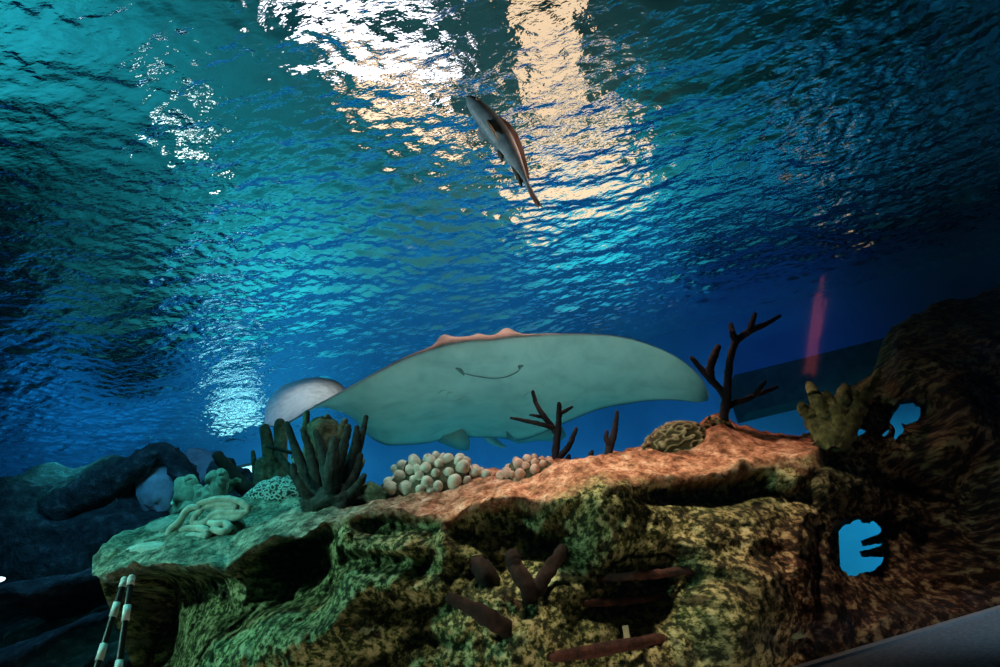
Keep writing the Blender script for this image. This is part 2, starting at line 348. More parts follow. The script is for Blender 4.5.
FEAT = [  # px, py, rx, ry, depth (+ is a hollow), sharpness
    (302, 572, 40, 48, .55, 3), (292, 548, 34, 26, .25, 3), (190, 618, 95, 44, .38, 2), (120, 640, 55, 60, .45, 2), (235, 600, 30, 40, .15, 2),
    (390, 527, 44, 9, .13, 2), (400, 520, 36, 10, .06, 2), (378, 563, 46, 9, .13, 2), (395, 612, 60, 15, .2, 2), (440, 640, 60, 15, .12, 2),
    (385, 548, 55, 8, -.07, 1), (390, 585, 55, 12, -.06, 1), (445, 540, 10, 40, -.08, 1),
    (510, 542, 66, 44, .20, 2.0), (565, 548, 34, 24, .22, 3), (480, 575, 34, 16, .14, 2), (450, 610, 40, 14, .12, 2),
    (612, 508, 26, 42, -.15, 1.5), (560, 495, 26, 16, -.08, 1.5), (655, 497, 24, 8, .08, 2), (705, 498, 52, 15, .26, 2), (742, 489, 45, 14, .16, 2),
    (640, 585, 52, 34, .50, 3), (610, 625, 60, 26, .28, 2.5), (655, 545, 40, 12, -.05, 1), (560, 640, 70, 25, -.10, 1),
    (745, 590, 52, 75, -.20, 1.5), (800, 560, 16, 40, -.08, 1), (760, 555, 40, 12, .10, 2), (800, 500, 24, 12, .1, 2), (790, 635, 26, 16, .14, 2),
    (250, 640, 60, 25, -.10, 1.2), (330, 620, 50, 26, -.12, 1.3), (345, 560, 14, 50, -.06, 1), (180, 580, 50, 16, .12, 2)]
def build_reef():
    PX = np.arange(92, 836, 1.7); nb, nt, nf = 12, 34, 120; rows = nb + nt + nf
    px = np.repeat(PX[None], rows, 0); py = np.zeros_like(px); Y = np.zeros_like(px); top = np.zeros_like(px); drop = np.zeros_like(px)
    L, Rr, YL, YR = L_f(PX), R_f(PX), YL_f(PX), YR_f(PX)
    for j in range(nb):                                           # the far side, falling to the tank floor
        k = 1 - j / nb; py[j] = Rr; Y[j] = YR + .10*math.sin(min(1, k*1.2)*1.57) + .25*k*k; drop[j] = k
    for j in range(nt):
        k = j / nt; py[nb+j] = Rr + (L-Rr)*k; Y[nb+j] = YR + (YL-YR)*k - .02*math.sin(k*3.14); top[nb+j] = 1
    for j in range(nf):
        k = j / (nf-1); py[nb+nt+j] = L + (705-L)*k
        Y[nb+nt+j] = YL - .02 - .05*np.sin(min(1, k*6)*1.57) + .10*math.sin(min(1, k*2)*3.14)*.6 - .12*k
        top[nb+nt+j] = max(0, 1 - k*9)
    d = np.zeros_like(px)
    for (cx, cy, rx, ry, dep, sh) in FEAT:
        sh = min(sh, 1.6); dep = dep*(.50 if dep > 0 else 1.15)
        q = ((px-cx)/rx)**2 + ((py-cy)/ry)**2
        d += dep * np.exp(-np.power(q, sh)*.9) if sh > 1 else dep*np.exp(-q)
    Y = Y + .14*np.clip((px-806)/28, 0, 1)**2*(py > Rr[None]+1)
    lipfade = np.clip((py - L[None]) / 14, 0, 1); lipfade[:nb+nt] = 0; Y = Y + d*lipfade
    fk = np.zeros_like(px); fk[nb+nt:] = np.linspace(0, 1, nf)[:, None]
    px = px + 62*np.clip(fk*4, 0, 1)**.8*np.exp(-((px-92)/60)**2)      # the left end runs back under the ledge
    Y = Y + .25*np.clip(fk*4, 0, 1)*np.exp(-((px-92-62)/45)**2)*(px < 300)
    V = []
    for j in range(rows):
        for i in range(len(PX)):
            p = at(px[j, i], py[j, i], Y[j, i])
            if drop[j, i] > 0: p.z -= drop[j, i]*(p.z - FLOOR + .1); p.x += drop[j, i]*(.6*math.exp(-(px[j, i]-92)/60) - .45*max(0, (px[j, i]-720)/110))
            tp = top[j, i]; face = 1 - tp
            q = Vector((p.x, p.y*.35, p.z)); n1 = fbm(q, 4.5, 3); n2 = fbm(q, 16, 3); n3 = fbm(q, 42, 2)
            away = (p - EYE).normalized()
            pit = max(0, noise.noise(q*11) - .15)*.16
            if face > 0 and j >= nb: p += away * face * (n1*.055 + n2*.028 + n3*.010 + pit*.75 - abs(noise.noise(q*6.5))*.06)
            if tp > 0: p += Vector((0, 0, 1)) * (n1*.024 + n2*.014 + n3*.006) * tp
            V.append(p)
    nx = len(PX); idx = np.arange(rows*nx).reshape(rows, nx)
    Fc = np.stack([idx[:-1, :-1], idx[1:, :-1], idx[1:, 1:], idx[:-1, 1:]], -1).reshape(-1, 4).tolist()
    # close the left end with a curled-back flank
    fl = []
    for s in range(1, 13):
        for j in range(nb+nt, rows):
            b = V[idx[j, 0]]; fl.append(b + Vector((.02*s + .05*noise.noise(b*6+Vector((s, 0, 0))), .07*s, -.004*s)))
    base = len(V); V += fl; m = rows - nb - nt
    for s in range(12):
        for j in range(m-1):
            A = (idx[nb+nt+j, 0], idx[nb+nt+j+1, 0]) if s == 0 else (base+(s-1)*m+j, base+(s-1)*m+j+1)
            B = (base+s*m+j, base+s*m+j+1); Fc.append((A[0], B[0], B[1], A[1]))
    me = mesh('reef_rock', V, Fc)
    at_ = me.attributes.new('top', 'FLOAT', 'POINT'); vals = np.concatenate([top.reshape(-1), np.zeros(len(fl))])
    for j in range(nb): vals[j*nx:(j+1)*nx] = .5
    at_.data.foreach_set('value', vals.astype(np.float32)); return me
reef = tag(link('reef_rock', build_reef(), M_reef), 'big pitted reef rock with a sandy orange top, corals growing on it', 'rock')

# the dark rock arch that closes the view on the right
def build_arch():
    top_f = sm([780,800,808,822,838,850,862,872,882,892,900,922,945,975,1000,1090,1330], [470,455,444,428,412,396,382,374,368,352,324,311,303,292,285,262,225])
    PX = np.arange(786, 1330, 1.5); nb, nf = 8, 260; rows = nb+nf; nx = len(PX)
    V = []; T = top_f(PX); pxs = np.zeros((rows, nx)); pys = np.zeros((rows, nx))
    for j in range(rows):
        for i, x in enumerate(PX):
            k = max(0, (j-nb)/(nf-1)); y = T[i] + (720-T[i])*k
            edge = math.exp(-((y-T[i])/22.0)); Y = 1.97 + .38*edge - .10*k - .16*min(1.1, max(0, (x-870)/200)) + .20*math.exp(-((x-786)/14.0))
            for (cx, cy, rx, ry, dep) in ((857,545,40,40,.10),(912,412,42,26,.22),(900,480,50,28,.16),(925,540,36,60,.18),(960,600,40,40,-.07),(880,620,60,26,-.06),(960,420,50,60,-.18),(850,490,40,16,-.06),(975,500,25,60,.14),(826,590,24,75,-.17),(815,480,20,20,-.08)):
                Y += dep*math.exp(-(((x-cx)/rx)**2+((y-cy)/ry)**2))
            p = at(x, y, Y)
            if j < nb:
                q = 1 - j/nb; p += Vector((0, .30*q, -.07*q*q))
            away = (p-EYE).normalized()
            qq = Vector((p.x, p.y*.35, p.z)); p += away*(fbm(qq, 4.5, 3)*.085 + fbm(qq, 14, 3)*.016 + fbm(qq, 40, 2)*.006 + max(0, noise.noise(qq*11)-.15)*.09)
            if edge > .2: p += Vector((0, 0, 1))*fbm(p, 9, 3)*.03
            V.append(p); pxs[j, i] = x; pys[j, i] = y
    def hole(x, y):
        wob = .22*noise.noise(Vector((x*.07, y*.07, 3))) + .12*noise.noise(Vector((x*.2, y*.2, 1)))
        def e(cx, cy, rx, ry): return math.hypot((x-cx)/rx, (y-cy)/ry)
        a = e(858, 545, 25, 28); fing = 1.35*math.exp(-((y-536-(x-880)*-.25)/3.2)**2)*(x > 858) + 1.3*math.exp(-((y-549-(x-880)*-.12)/3.4)**2)*(x > 857)
        if j_ok and a + wob + fing*.75 < 1: return True
        if e(908, 411, 12, 10) + wob*1.3 < 1 or e(895, 416, 5, 4) + wob < 1: return True
        return e(857, 431, 8, 3.5) + wob*1.5 < 1 or e(898, 429, 5, 4)+wob < 1 or e(885, 431, 3.5, 2.5)+wob < 1
    j_ok = True; kill = np.array([[hole(pxs[j, i], pys[j, i]) if j >= nb else False for i in range(nx)] for j in range(rows)])
    idx = np.arange(rows*nx).reshape(rows, nx); Fc = []
    for j in range(rows-1):
        for i in range(nx-1):
            if not (kill[j, i] or kill[j+1, i] or kill[j, i+1] or kill[j+1, i+1]): Fc.append((int(idx[j, i]), int(idx[j+1, i]), int(idx[j+1, i+1]), int(idx[j, i+1])))
    bm = bmesh.new(); me = mesh('rock_arch', V, Fc); bm.from_mesh(me)
    rim = [e for e in bm.edges if e.is_boundary]                 # give the shell and its holes a thickness
    rv = list({v for e in rim for v in e.verts})
    for _ in range(6): bmesh.ops.smooth_vert(bm, verts=rv, factor=.5, use_axis_x=True, use_axis_y=True, use_axis_z=True)
    cur = rim
    for s in range(4):
        r = bmesh.ops.extrude_edge_only(bm, edges=cur); vs = [g for g in r['geom'] if isinstance(g, bmesh.types.BMVert)]
        for v in vs: v.co += (v.co-EYE).normalized()*.07 + Vector((0, 0, -.004))
        cur = [g for g in r['geom'] if isinstance(g, bmesh.types.BMEdge) and g.is_boundary]
    bmesh.ops.delete(bm, geom=[v for v in bm.verts if not v.link_faces], context='VERTS')
    bm.to_mesh(me); bm.free(); return me
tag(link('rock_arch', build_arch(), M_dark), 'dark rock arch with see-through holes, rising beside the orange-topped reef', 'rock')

# red-brown pipes and the pale tag in the reef's hollow
M_pipe = speck('red brown encrusted pipe', [(.35, (.022, .009, .008)), (.55, (.085, .028, .022)), (.75, (.17, .065, .045))], 40, .85, .7, .01)
def reef_face_Y(px, py, lift=0.02):
    hit = REEFBVH.ray_cast(EYE, pdir(px, py).normalized())
    return (hit[0].y if hit[0] else 2.1) - lift
from mathutils.bvhtree import BVHTree
REEFBVH = BVHTree.FromPolygons([v.co for v in reef.data.vertices], [tuple(p.vertices) for p in reef.data.polygons])
def bar(P, rpx, label, grp):
    Ys = [reef_face_Y(P[0][0], P[0][1], .0), 0, reef_face_Y(P[-1][0], P[-1][1], .0)]
    Ys[1] = (Ys[0]+Ys[2])/2
    pts = [at(x, y, Yv) for (x, y), Yv in zip(P, Ys)]
    me = tube('pipe', pts, [r*pxw(2.1) for r in rpx], 12, .25)
    recenter(tag(link('pipe', me, M_pipe), label, 'pipe', grp), pts[0])
bar([(598, 579), (645, 575), (690, 570)], [3, 4, 3.5], 'reddish brown pipe crossing the top of the dark reef hollow', 'pipes in the hollow')
bar([(583, 603), (625, 601), (668, 596)], [3, 3.6, 3], 'reddish brown pipe across the middle of the dark reef hollow', 'pipes in the hollow')
bar([(552, 657), (610, 648), (662, 639)], [4, 5, 4], 'reddish brown pipe lowest in the hollow, just under the pale tag', 'pipes in the hollow')
M_tag = speck('pale tag', [(.4, (.42, .40, .26)), (.6, (.55, .52, .36))], 30, .6, .2, .003)
Yt = reef_face_Y(626, 632, .02)
b = at(626, 643, Yt); k = pxw(Yt)
vs = []
for dy in (0, .006):
    for (x, y) in ((622, 626), (628, 625), (631, 643), (625, 644)): vs.append(at(x, y, Yt-.05+dy) - b)
o = link('tag', mesh('tag', vs, [(0,3,2,1),(4,5,6,7),(0,1,5,4),(1,2,6,5),(2,3,7,6),(3,0,4,7)]), M_tag, None, False); o.location = b
tag(o, 'small pale rectangular tag standing upright above the lowest pipe', 'tag')
Yt = reef_face_Y(795, 636, .01); vs = []
for dy in (0, .008):
    for (x, y) in ((785, 636), (803, 631), (806, 637), (788, 642)): vs.append(at(x, y, Yt-.02+dy) - at(795, 636, Yt))
o = link('tag', mesh('tag', vs, [(0,3,2,1),(4,5,6,7),(0,1,5,4),(1,2,6,5),(2,3,7,6),(3,0,4,7)]), speck('mottled plate', [(.4, (.04, .05, .03)), (.55, (.30, .32, .20))], 60, .8, .4, .004), None, False); o.location = at(795, 636, Yt)
tag(o, 'small mottled plate set flat in the reef above the grey curb', 'tag')
# brown forked sponges in the centre hollow
M_sponge = speck('brown tube sponge', [(.35, (.014, .009, .008)), (.6, (.042, .023, .020)), (.8, (.085, .048, .038))], 30, .9, .7, .01)
def sponge(label, base, tubes):
    Yb = reef_face_Y(base[0], base[1], .03); o = thing('tube_sponge', at(base[0], base[1], Yb), label, 'sponge', 'brown sponges in the reef hollow')
    for P, r, dY in tubes: ptube('branch', P, [Yb + .05] + [Yb - .02 + dY]*(len(P)-1), r, M_sponge, o, 10, .35)
sponge('dark brown forked sponge making a V in the reef hollow', (530, 600), [([(531, 602), (526, 585), (515, 566), (512, 556)], [9, 9, 8, 7.5], 0), ([(533, 602), (540, 585), (552, 566), (562, 550)], [9, 8, 7, 6], .05)])
sponge('dark brown sponge branch lying slanted under the V-shaped sponge', (505, 625), [([(512, 632), (490, 618), (468, 606), (450, 598)], [9, 9, 7, 5], 0)])
sponge('short dark sponge stump in the hollow beside the V-shaped sponge', (488, 582), [([(492, 588), (486, 574), (478, 564)], [11, 11, 9], 0.02)])

# ================================================================== STINGRAY
RAY = [  # leading-edge pixel, trailing-edge pixel, depth of each, sag, thickness factor
 ((264,424),(265,422),3.50,3.50,0,.0), ((274,427),(267,404),3.42,3.62,.0,.3), ((285,425),(285,385),3.36,3.74,-.01,.4), ((297,418),(313,378),3.31,3.82,-.01,.5),
 ((312,408),(337,382),3.27,3.86,.03,.55), ((330,398),(350,399),3.22,3.88,.06,.6), ((354,385),(356,418),3.16,3.90,.06,.6), ((380,371),(368,435),3.10,3.95,.05,.65),
 ((414,355),(392,445),3.05,4.05,.03,.8), ((444,346),(425,443),3.01,4.18,.02,.95), ((468,341),(450,437),3.0,4.25,.02,1.0), ((489,340),(478,437),3.0,4.28,.02,1.0),
 ((510,338),(502,438),3.0,4.25,.02,1.0), ((540,335),(520,440),3.02,4.18,.02,.95), ((570,334),(542,433),3.06,4.05,.03,.8), ((615,336),(590,412),3.12,3.85,.03,.65),
 ((648,344),(637,402),3.18,3.70,.02,.5), ((684,362),(678,400),3.26,3.55,.01,.4), ((703,381),(699,402),3.34,3.50,0,.3), ((709,396),(708,400),3.42,3.46,0,.0)]
NU, NV = 200, 56
def build_ray():
    L = np.array([at(r[0][0], r[0][1], r[2])[:] for r in RAY]); T = np.array([at(r[1][0], r[1][1], r[3])[:] for r in RAY])
    sag = np.array([r[4] for r in RAY]); th = np.array([r[5] for r in RAY])
    s = np.linspace(0, 1, len(RAY)); u = np.linspace(0, 1, NU)
    Li = np.stack([sm(s, L[:, k])(u) for k in range(3)], -1); Ti = np.stack([sm(s, T[:, k])(u) for k in range(3)], -1)
    sg, ti = sm(s, sag)(u), sm(s, th)(u)
    v = np.linspace(0, 1, NV); v = .5 - .5*np.cos(v*math.pi); v = .5*v + .5*np.linspace(0, 1, NV)
    M = Li[:, None]*(1-v)[None, :, None] + Ti[:, None]*v[None, :, None]
    M[:, :, 2] -= sg[:, None]*np.sin(v*math.pi)[None]
    du = np.gradient(M, axis=0); dv = np.gradient(M, axis=1); n = np.cross(du, dv); n /= np.linalg.norm(n, axis=-1, keepdims=True)+1e-9
    n *= np.sign(n[NU//2, NV//2, 2])
    prof = np.power(np.clip(np.sin(np.pi*np.power(v, .75)), 0, 1), .75)[None]*ti[:, None]
    uc = np.abs(u-.53)/.5
    D = M + n*(.004+(.12*np.exp(-(uc/.33)**2)[:, None]+.03)*prof)[..., None]; B = M - n*(.004+(.045*np.exp(-(uc/.35)**2)[:, None]+.02)*prof)[..., None]
    upv = np.array([0, -.1, 1.0])
    PXm = np.array([[project(M[i, j])[0] for j in (0, 6)] for i in range(NU)])[:, 0]
    for cx, hgt, wd in ((448, .050, 10), (511, .062, 13), (480, .02, 6)):     # the raised eyes
        D += (hgt*np.exp(-((PXm-cx)/wd)**2)[:, None]*np.exp(-((v-.10)/.07)**2)[None])[..., None]*upv
    mg = np.zeros((NU, NV))
    for i in range(NU):
        for j in range(NV):
            q = Vector(B[i, j]); B[i, j] += n[i, j]*.006*fbm(q, 5, 3)*prof[i, j]
            e = 1-v[j]; tip = u[i]
            mg[i, j] = max(math.exp(-(e/.055)**2)*(tip > .28), math.exp(-((1-tip)/.09)**2), .0)
    V = np.concatenate([D.reshape(-1, 3), B.reshape(-1, 3)]); idx = np.arange(NU*NV).reshape(NU, NV); off = NU*NV; Fc = []; mi = []
    for i in range(NU-1):
        for j in range(NV-1):
            a, b, c, d = idx[i, j], idx[i+1, j], idx[i+1, j+1], idx[i, j+1]
            Fc.append((a, b, c, d)); mi.append(1); Fc.append((d+off, c+off, b+off, a+off)); mi.append(0)
    for j in range(NV-1):
        Fc.append((idx[0, j], idx[0, j+1], idx[0, j+1]+off, idx[0, j]+off)); Fc.append((idx[-1, j+1], idx[-1, j], idx[-1, j]+off, idx[-1, j+1]+off)); mi += [0, 0]
    for i in range(NU-1):
        Fc.append((idx[i+1, 0], idx[i, 0], idx[i, 0]+off, idx[i+1, 0]+off)); Fc.append((idx[i, -1], idx[i+1, -1], idx[i+1, -1]+off, idx[i, -1]+off)); mi += [1, 0]
    V = V.tolist(); margin = np.concatenate([np.zeros(NU*NV), mg.reshape(-1)]).tolist(); Fc = [tuple(int(q) for q in f) for f in Fc]
    # two pelvic fin lobes and the tail grow out of the rear edge
    def lobe(P, Y0, Y1):
        b0 = len(V); m = len(P); mid = [at(x, y, Y0+(Y1-Y0)*t) for (x, y, t) in P]; cen = sum(mid, Vector())/m
        V.extend([list(p+Vector((0, 0, .006))) for p in mid]); V.extend([list(p-Vector((0, 0, .006))) for p in mid]); V.append(list(cen+Vector((0, 0, .03)))); V.append(list(cen-Vector((0, 0, .03))))
        margin.extend([.5]*m + [.6]*m + [.2, .35])
        for i in range(m):
            k = (i+1) % m; Fc.append((b0+i, b0+k, b0+2*m)); Fc.append((b0+m+k, b0+m+i, b0+2*m+1)); Fc.append((b0+k, b0+i, b0+m+i, b0+m+k)); mi.extend([1, 0, 0])
    lobe([(432,428,0),(446,424,0),(462,428,0),(470,440,.6),(469,449,.9),(462,450,1),(450,446,1),(438,441,.7)], 4.0, 4.32)
    lobe([(506,428,0),(524,424,0),(545,425,.0),(563,428,.4),(566,436,.8),(558,441,1),(538,440,1),(518,443,.9),(507,438,.5)], 4.0, 4.30)
    V2, F2 = tube_data([at(482, 420, 4.02), at(484, 428, 4.28), at(492, 440, 4.6), at(505, 447, 5.0)], [.06, .045, .03, .01], 10)
    b0 = len(V); V += [list(p) for p in V2]; Fc += [tuple(b0+q for q in f) for f in F2]; mi += [1]*len(F2); margin += [.6]*len(V2)
    me = mesh('stingray', V, Fc); me.attributes.new('margin', 'FLOAT', 'POINT').data.foreach_set('value', np.array(margin, np.float32))
    return me, mi, B
t = NT('pale ray belly'); f = t.noise(7, 6, .6, dist=.5); g = t.noise(40, 4, .6); e = t.attr('margin')
base = t.ramp(f, [(.3, (.40, .50, .46)), (.55, (.56, .64, .58)), (.75, (.66, .70, .64))]); base = t.mix(e, base, (.05, .07, .08))
M_belly = t.principled(base, .55, t.bump(g, .12, .01), .25)
M_back = speck('sandy ray back', [(.3, (.34, .31, .29)), (.5, (.52, .48, .44)), (.7, (.64, .58, .53))], 22, .7, .35, .01)
M_slit = speck('dark ray crease', [(.4, (.14, .19, .18)), (.6, (.20, .26, .24))], 40, .7, .2, .003)
me, mi, BEL = build_ray()
ray_c = at(485, 390, 3.5)
ray = link('stingray', me, [M_belly, M_back]); me.polygons.foreach_set('material_index', mi); recenter(ray, ray_c)
bm = bmesh.new(); bm.from_mesh(me); bmesh.ops.recalc_face_normals(bm, faces=bm.faces); bm.to_mesh(me); bm.free()
tag(ray, 'huge pale-bellied stingray gliding over the reef with one wing curled up', 'stingray')
BPX = np.array([[project(BEL[i, j]) for j in range(NV)] for i in range(NU)])
def belly(px, py, lift=.004):
    k = np.argmin((BPX[..., 0]-px)**2 + (BPX[..., 1]-py)**2); i, j = divmod(int(k), NV)
    p = Vector(BEL[i, j]); return p + (EYE-p).normalized()*lift
def ray_crease(name, P, r, m=M_slit):
    pts = [belly(*p) for p in P]; part(name, tube(name, pts, [r*q for q in ([.4]+[1]*(len(P)-2)+[.4])], 8), m, ray)
ray_crease('mouth', [(462,372),(468,375),(480,377),(494,377.5),(507,375.5),(516,371),(520,368)], .0034)
ray_crease('nostril', [(457,369),(460,371),(463,374)], .011); ray_crease('nostril', [(519,370),(521,367),(524,365)], .011)
for sx in (-1, 1):
    for q in range(4):
        x0, y0 = (443+q*6.5, 392+q*2.2) if sx < 0 else (541-q*5, 385+q*3.2)
        ray_crease('gill_slit', [(x0-3.5, y0+1.5), (x0, y0), (x0+3.5, y0-1.2)], .005, M_belly)

# ================================================================== FISH NEAR THE SURFACE
def build_fish():
    YF = 2.05; o = thing('fish', at(500, 150, YF), 'slender grey fish with pinkish back fin swimming just under the water surface', 'fish')
    head, tailp = at(465, 97, YF-.10), at(534, 204, YF+.18)
    ax = (tailp-head); Lf = ax.length; ax.normalize()
    view = (at(500, 150, YF)-EYE).normalized(); side = ax.cross(view).normalized(); dep = side.cross(ax).normalized()
    # side is roughly image-right; the back of the fish faces image-right and away
    if project(at(500, 150, YF)+side*.05)[0] < 500: side = -side
    up = (side*.75 + view*.66).normalized(); wd = ax.cross(up).normalized()
    curve = lambda s: side*(.035*math.sin(s*3.0)*Lf*1.3 + .02*Lf)
    pr = sm([0,.03,.1,.25,.42,.6,.75,.86,.93,1], [.004,.042,.075,.102,.108,.085,.052,.027,.021,.012])
    V, Fc = [], []; n, s_ = 44, 20
    for i in range(n):
        s = i/(n-1); c = head + ax*(Lf*.93*s) + curve(s); r = float(pr(s))*Lf*.98
        for q in range(s_):
            a = 2*math.pi*q/s_; V.append(c + up*math.cos(a)*r + wd*math.sin(a)*r*.66)
    for i in range(n-1):
        for q in range(s_):
            a, b = i*s_+q, i*s_+(q+1) % s_; Fc.append((a, b, b+s_, a+s_))
    Fc.append(tuple(reversed(range(s_)))); Fc.append(tuple((n-1)*s_+q for q in range(s_)))
    Mb = speck('grey fish skin', [(.3, (.05, .10, .12)), (.5, (.11, .18, .20)), (.7, (.18, .26, .28))], 16, .5, .15, .005)
    Mp = speck('pinkish fish fin', [(.3, (.42, .22, .17)), (.7, (.66, .40, .31))], 30, .6, .3, .004)
    Md = speck('dark fish fin', [(.3, (.05, .06, .05)), (.7, (.14, .15, .11))], 30, .6, .3, .004)
    Mt = speck('brown fish tail', [(.3, (.10, .07, .06)), (.7, (.26, .16, .13))], 30, .6, .3, .004)
    Mo = speck('amber fish fin', [(.3, (.20, .16, .08)), (.7, (.46, .34, .16))], 30, .6, .3, .004)
    part('body', mesh('body', V, Fc), Mb, o)
    P = lambda s, h, wv=0: head + ax*(Lf*.93*s) + curve(min(s, 1)) + up*(h*Lf) + wd*(wv*Lf)
    def fin(name, outline, m, th=.006):
        pts = [P(*q) for q in outline]; nrm = wd if abs(outline[0][2] if len(outline[0]) > 2 else 0) < .01 else up
        k = len(pts); cen = sum(pts, Vector())/k; vs = [p+nrm*th*.3 for p in pts]+[p-nrm*th*.3 for p in pts]+[cen+nrm*th, cen-nrm*th]
        fs = []
        for i in range(k):
            j = (i+1) % k; fs += [(i, j, 2*k), (k+j, k+i, 2*k+1), (j, i, k+i, k+j)]
        part(name, mesh(name, vs, fs), m, o, False)
    b = lambda s: float(pr(s))*.98*.85
    fin('dorsal_fin', [(.22, b(.22)), (.28, b(.28)+.035), (.38, b(.38)+.075), (.50, b(.50)+.085), (.62, b(.62)+.075), (.76, b(.76)+.055), (.88, b(.88)+.025), (.84, b(.84)-.01), (.7, b(.7)), (.5, b(.5)), (.35, b(.35))], Mp)
    fin('tail_fin', [(.91, .022), (1.0, .030), (1.15, .024), (1.10, .004), (1.13, -.018), (1.0, -.022), (.91, -.02)], Mt)
    fin('anal_fin', [(.66, -b(.66)), (.74, -b(.74)-.03), (.86, -b(.86)-.055), (.90, -b(.9)-.05), (.84, -b(.84)), (.75, -b(.75)+.01)], Md)
    fin('pectoral_fin', [(.25, -.05, .05), (.31, -.10, .09), (.40, -.15, .13), (.45, -.14, .11), (.42, -.09, .07), (.33, -.05, .05)], Mo)
    fin('pectoral_fin', [(.25, -.05, -.05), (.31, -.10, -.09), (.37, -.11, -.10), (.39, -.10, -.09), (.37, -.08, -.07), (.32, -.05, -.05)], Mb)
    fin('pelvic_fin', [(.48, -.08), (.55, -.13), (.62, -.13), (.58, -.08)], Md)
    for sg in (-1, 1):
        c = P(.07, .02, sg*.04); V2, F2 = dome(c, .008, .008, .008, 12, 8, None, -1.5); part('eye', mesh('eye', V2, F2), Md, o)
build_fish()

# ================================================================== CORALS AND SPONGES
def on_reef(px, py, sink=.01):
    """centre on the reef's real surface under a pixel"""
    hit = REEFBVH.ray_cast(EYE, pdir(px, py).normalized())
    p = hit[0] if hit[0] else reef_top(px, py); return Vector((p.x, p.y, p.z - sink))
# --- brain coral beside the sea fan
t = NT('brain coral'); r = t.attr('ridge'); g = t.noise(90, 3, .6)
M_brain = t.principled(t.mix(r, (.055, .05, .025), (.50, .44, .28)), .8, t.bump(g, .3, .004), .2)
def ridged(name, c, rx, ry, rz, fq, m, label, cat, amp=.09, wd=.10, rot=0, low=-.5):
    rid = []
    def f(d):
        q = Vector((d.x, d.y, d.z))*fq + Vector((rx*40, 1.3, 2.1)); q += Vector((noise.noise(q*.7), noise.noise(q*.7+Vector((9, 0, 0))), 0))*.4
        e = math.exp(-(noise.noise(q)/wd)**2); rid.append(e); return amp*e - .02 + .06*noise.noise(d*1.7)
    V, Fc = dome((0, 0, 0), rx, ry, rz, 150, 60, f, low); me = mesh(name, V, Fc)
    me.attributes.new('ridge', 'FLOAT', 'POINT').data.foreach_set('value', np.array(rid, np.float32))
    o = link(name, me, m); o.location = c; o.rotation_euler = (0, 0, rot); return tag(o, label, cat)
c = on_reef(680, 444); k = pxw(c.y, 680, 440)
ridged('brain_coral', c + Vector((0, .05, .0)), 36*k, 30*k, 27*k, 4.6, M_brain, 'olive brown brain coral with pale wavy ridges at the foot of the sea fan', 'coral')
# --- bubble corals
M_bub = speck('white bubble polyp', [(.3, (.42, .42, .34)), (.6, (.74, .72, .62)), (.8, (.85, .82, .72))], 30, .6, .25, .004)
M_bubp = speck('pink bubble polyp', [(.3, (.46, .27, .22)), (.6, (.76, .50, .42)), (.8, (.86, .66, .58))], 30, .6, .25, .004)
M_bubb = speck('dark coral base', [(.35, (.03, .04, .025)), (.6, (.10, .10, .06)), (.8, (.26, .20, .12))], 40, .9, .6, .008)
M_green = speck('green coral crust', [(.35, (.02, .05, .03)), (.55, (.08, .18, .10)), (.75, (.24, .36, .22))], 45, .85, .7, .008)
def bubble(name, label, spots, rpx, base, mpol, bsize):
    c = on_reef(*base); o = thing(name, c, label, 'coral'); k = pxw(c.y, *base)
    V, Fc = dome(c + Vector((0, .03, -.01)), bsize[0]*k, bsize[1]*k, bsize[2]*k, 40, 16, lambda d: .25*fbm(d, 2.6, 3), -.4); part('coral_base', mesh('b', V, Fc), M_bubb, o)
    R = random.Random(len(spots)); cen = sum(V, Vector())/len(V); cand = [v for v in V if v.z > c.z-.02 and (v-cen).normalized().dot((EYE-v).normalized()) > -.25]; R.shuffle(cand); put = []
    for v in cand:                                               # polyps crowd the near side of the base
        rr = rpx*k*(.72+.5*R.random()); q = v + Vector((R.uniform(-.2, .2), 0, R.uniform(-.2, .2)))*rr
        if len(put) >= 60 or any((q-a).length < .78*(rr+b) for a, b in put): continue
        if on_reef(*project(q), 0).y < q.y - .01: continue
        put.append((q, rr)); n = (q-cen).normalized()
        V2, F2 = dome((0, 0, 0), rr, rr, rr*1.25, 14, 10, lambda d: .10*noise.noise(d*1.6+Vector((len(put), 0, 0))), -1.4)
        rot = n.lerp(Vector((0, -.3, 1)), .5).to_track_quat('Z', 'Y'); part('polyp', mesh('p', [q - n*rr*.25 + rot @ Vector(a) for a in V2], F2), mpol, o)
C7 = lambda L: [(370+x/5, 430+y/5) for x, y in L]
bubble('bubble_coral', 'white bubble coral on the orange sand, a clump of pale round polyps', C7([(345,200),(335,245),(410,180),(395,225),(465,165),(440,195),(310,160),(255,150),(235,185),(262,203),(185,220),(215,228),(185,262),(250,272),(190,185),(360,125),(320,112),(275,125),(440,130),(412,102),(380,100),(295,105),(505,122),(545,150),(150,250),(140,208),(500,152),(165,150),(225,150),(345,155),(390,150),(300,215),(290,255),(110,235),(470,195),(120,285)]), 6.2, (432, 490), M_bub, (56, 26, 37))
bubble('bubble_coral', 'pink bubble coral, small clump of rosy polyps in front of the small sea fan', C7([(690,165),(700,205),(735,140),(780,160),(760,200),(820,170),(860,185),(840,125),(795,125),(900,150),(920,172),(722,238),(790,230),(830,222),(760,120),(870,150),(885,130),(680,200),(735,180),(800,195),(690,225),(930,150)]), 5.0, (531, 474), M_bubp, (31, 16, 22))
